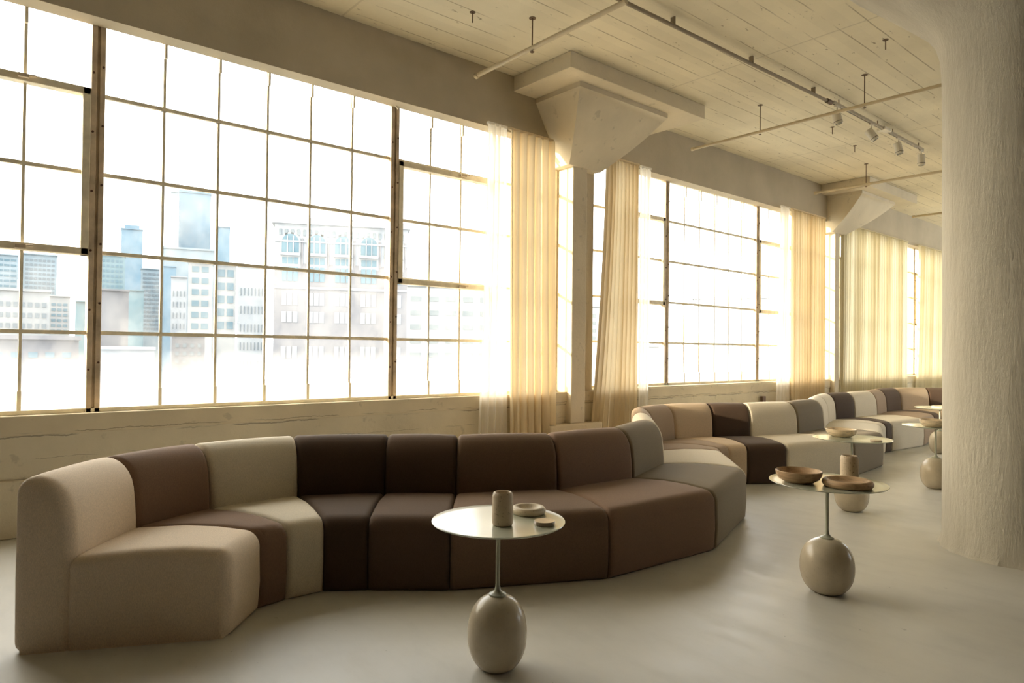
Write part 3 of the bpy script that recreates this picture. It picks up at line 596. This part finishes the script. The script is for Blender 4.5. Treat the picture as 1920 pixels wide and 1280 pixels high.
def building(label, px0, px1, ptop, dist, wall, win=None, grid=None, pbot=None, arch=False, name='building', steps=(), side=0.10, wmat=None):
    """dist: metres away; grid = (columns, rows, first row top, last row bottom, window fill x, fill y, left margin, right margin)"""
    a = ray_y(px0, 640); b = ray_y(px1, 640)
    mid = (a.normalized() + b.normalized()); mid.z = 0; mid.normalize()
    P = mid * dist; n = -mid; tx = Vector((-n.y, n.x, 0))
    if tx.dot(b - a) < 0: tx = -tx
    def ux(v): h = Vector((v.x, v.y, 0)); k = P.dot(mid) / h.dot(mid); return (h * k - P).dot(tx), k
    x0, ka = ux(a); x1, kb = ux(b)
    def zz(py):
        r = ray_y((px0 + px1) / 2, py); h = Vector((r.x, r.y, 0)); k = P.dot(mid) / h.dot(mid); return 1.25 + r.z * k
    zt = zz(ptop); hgt = zt - ZG; dep = max(8.0, (x1 - x0) * 0.8)
    r = empty(name, (P.x, P.y, ZG)); r.rotation_euler = (0, 0, math.atan2(tx.y, tx.x)); tag(r, label, 'building')
    # local: +x along the facade, +y away from the room
    sgn = 1 if Vector((-tx.y, tx.x, 0)).dot(mid) > 0 else -1
    m = MB(); m.box(x0, x1, 0 if sgn > 0 else -dep, dep if sgn > 0 else 0, 0, hgt); m.build('wall', CM[wall], r)
    c = MB(); e = (x1 - x0) * 0.02; c.box(x0 - e, x1 + e, -0.6 if sgn > 0 else -dep, dep if sgn > 0 else 0.6, hgt, hgt + (x1 - x0) * 0.03 + 0.15); c.build('cornice', CM[wall], r)
    for fx0, fx1, ph in steps:
        s_ = MB(); s_.box(x0 + (x1 - x0) * fx0, x0 + (x1 - x0) * fx1, 1 if sgn > 0 else -dep, dep if sgn > 0 else -1, hgt, zz(ph) - ZG); s_.build('roof_storey', CM[wall], r)
    if grid:
        cols, rws, pt, pb, fx, fy, ml, mr = grid; z1 = zz(pt) - ZG; z0 = zz(pb) - ZG; X0 = x0 + (x1 - x0) * ml; X1 = x1 - (x1 - x0) * mr
        cw = (X1 - X0) / cols; rh = (z1 - z0) / rws; ww = cw * fx; wh = rh * fy; first = None
        th = 0.12
        m = MB(); m.box(-ww / 2, ww / 2, -th if sgn > 0 else 0, 0 if sgn > 0 else th, 0, wh)
        if arch:
            k = 10; pts = [(-ww / 2, wh)] + [(-ww / 2 * math.cos(PI * i / k), wh + ww / 2 * math.sin(PI * i / k)) for i in range(1, k)] + [(ww / 2, wh)]
            q = -th if sgn > 0 else th; m.add([(x, q, z) for x, z in pts], [tuple(range(len(pts)))])
        for i in range(rws):
            for j in range(cols):
                if first is None: o = m.build('window', CM[win], r); first = o
                else: o = first.copy(); COL.objects.link(o); o.parent = r
                o.location = (X0 + (j + 0.5) * cw, 0, z0 + (i + 0.5) * rh - wh / 2)
    return r, (x0, x1, zz, sgn)
B = building
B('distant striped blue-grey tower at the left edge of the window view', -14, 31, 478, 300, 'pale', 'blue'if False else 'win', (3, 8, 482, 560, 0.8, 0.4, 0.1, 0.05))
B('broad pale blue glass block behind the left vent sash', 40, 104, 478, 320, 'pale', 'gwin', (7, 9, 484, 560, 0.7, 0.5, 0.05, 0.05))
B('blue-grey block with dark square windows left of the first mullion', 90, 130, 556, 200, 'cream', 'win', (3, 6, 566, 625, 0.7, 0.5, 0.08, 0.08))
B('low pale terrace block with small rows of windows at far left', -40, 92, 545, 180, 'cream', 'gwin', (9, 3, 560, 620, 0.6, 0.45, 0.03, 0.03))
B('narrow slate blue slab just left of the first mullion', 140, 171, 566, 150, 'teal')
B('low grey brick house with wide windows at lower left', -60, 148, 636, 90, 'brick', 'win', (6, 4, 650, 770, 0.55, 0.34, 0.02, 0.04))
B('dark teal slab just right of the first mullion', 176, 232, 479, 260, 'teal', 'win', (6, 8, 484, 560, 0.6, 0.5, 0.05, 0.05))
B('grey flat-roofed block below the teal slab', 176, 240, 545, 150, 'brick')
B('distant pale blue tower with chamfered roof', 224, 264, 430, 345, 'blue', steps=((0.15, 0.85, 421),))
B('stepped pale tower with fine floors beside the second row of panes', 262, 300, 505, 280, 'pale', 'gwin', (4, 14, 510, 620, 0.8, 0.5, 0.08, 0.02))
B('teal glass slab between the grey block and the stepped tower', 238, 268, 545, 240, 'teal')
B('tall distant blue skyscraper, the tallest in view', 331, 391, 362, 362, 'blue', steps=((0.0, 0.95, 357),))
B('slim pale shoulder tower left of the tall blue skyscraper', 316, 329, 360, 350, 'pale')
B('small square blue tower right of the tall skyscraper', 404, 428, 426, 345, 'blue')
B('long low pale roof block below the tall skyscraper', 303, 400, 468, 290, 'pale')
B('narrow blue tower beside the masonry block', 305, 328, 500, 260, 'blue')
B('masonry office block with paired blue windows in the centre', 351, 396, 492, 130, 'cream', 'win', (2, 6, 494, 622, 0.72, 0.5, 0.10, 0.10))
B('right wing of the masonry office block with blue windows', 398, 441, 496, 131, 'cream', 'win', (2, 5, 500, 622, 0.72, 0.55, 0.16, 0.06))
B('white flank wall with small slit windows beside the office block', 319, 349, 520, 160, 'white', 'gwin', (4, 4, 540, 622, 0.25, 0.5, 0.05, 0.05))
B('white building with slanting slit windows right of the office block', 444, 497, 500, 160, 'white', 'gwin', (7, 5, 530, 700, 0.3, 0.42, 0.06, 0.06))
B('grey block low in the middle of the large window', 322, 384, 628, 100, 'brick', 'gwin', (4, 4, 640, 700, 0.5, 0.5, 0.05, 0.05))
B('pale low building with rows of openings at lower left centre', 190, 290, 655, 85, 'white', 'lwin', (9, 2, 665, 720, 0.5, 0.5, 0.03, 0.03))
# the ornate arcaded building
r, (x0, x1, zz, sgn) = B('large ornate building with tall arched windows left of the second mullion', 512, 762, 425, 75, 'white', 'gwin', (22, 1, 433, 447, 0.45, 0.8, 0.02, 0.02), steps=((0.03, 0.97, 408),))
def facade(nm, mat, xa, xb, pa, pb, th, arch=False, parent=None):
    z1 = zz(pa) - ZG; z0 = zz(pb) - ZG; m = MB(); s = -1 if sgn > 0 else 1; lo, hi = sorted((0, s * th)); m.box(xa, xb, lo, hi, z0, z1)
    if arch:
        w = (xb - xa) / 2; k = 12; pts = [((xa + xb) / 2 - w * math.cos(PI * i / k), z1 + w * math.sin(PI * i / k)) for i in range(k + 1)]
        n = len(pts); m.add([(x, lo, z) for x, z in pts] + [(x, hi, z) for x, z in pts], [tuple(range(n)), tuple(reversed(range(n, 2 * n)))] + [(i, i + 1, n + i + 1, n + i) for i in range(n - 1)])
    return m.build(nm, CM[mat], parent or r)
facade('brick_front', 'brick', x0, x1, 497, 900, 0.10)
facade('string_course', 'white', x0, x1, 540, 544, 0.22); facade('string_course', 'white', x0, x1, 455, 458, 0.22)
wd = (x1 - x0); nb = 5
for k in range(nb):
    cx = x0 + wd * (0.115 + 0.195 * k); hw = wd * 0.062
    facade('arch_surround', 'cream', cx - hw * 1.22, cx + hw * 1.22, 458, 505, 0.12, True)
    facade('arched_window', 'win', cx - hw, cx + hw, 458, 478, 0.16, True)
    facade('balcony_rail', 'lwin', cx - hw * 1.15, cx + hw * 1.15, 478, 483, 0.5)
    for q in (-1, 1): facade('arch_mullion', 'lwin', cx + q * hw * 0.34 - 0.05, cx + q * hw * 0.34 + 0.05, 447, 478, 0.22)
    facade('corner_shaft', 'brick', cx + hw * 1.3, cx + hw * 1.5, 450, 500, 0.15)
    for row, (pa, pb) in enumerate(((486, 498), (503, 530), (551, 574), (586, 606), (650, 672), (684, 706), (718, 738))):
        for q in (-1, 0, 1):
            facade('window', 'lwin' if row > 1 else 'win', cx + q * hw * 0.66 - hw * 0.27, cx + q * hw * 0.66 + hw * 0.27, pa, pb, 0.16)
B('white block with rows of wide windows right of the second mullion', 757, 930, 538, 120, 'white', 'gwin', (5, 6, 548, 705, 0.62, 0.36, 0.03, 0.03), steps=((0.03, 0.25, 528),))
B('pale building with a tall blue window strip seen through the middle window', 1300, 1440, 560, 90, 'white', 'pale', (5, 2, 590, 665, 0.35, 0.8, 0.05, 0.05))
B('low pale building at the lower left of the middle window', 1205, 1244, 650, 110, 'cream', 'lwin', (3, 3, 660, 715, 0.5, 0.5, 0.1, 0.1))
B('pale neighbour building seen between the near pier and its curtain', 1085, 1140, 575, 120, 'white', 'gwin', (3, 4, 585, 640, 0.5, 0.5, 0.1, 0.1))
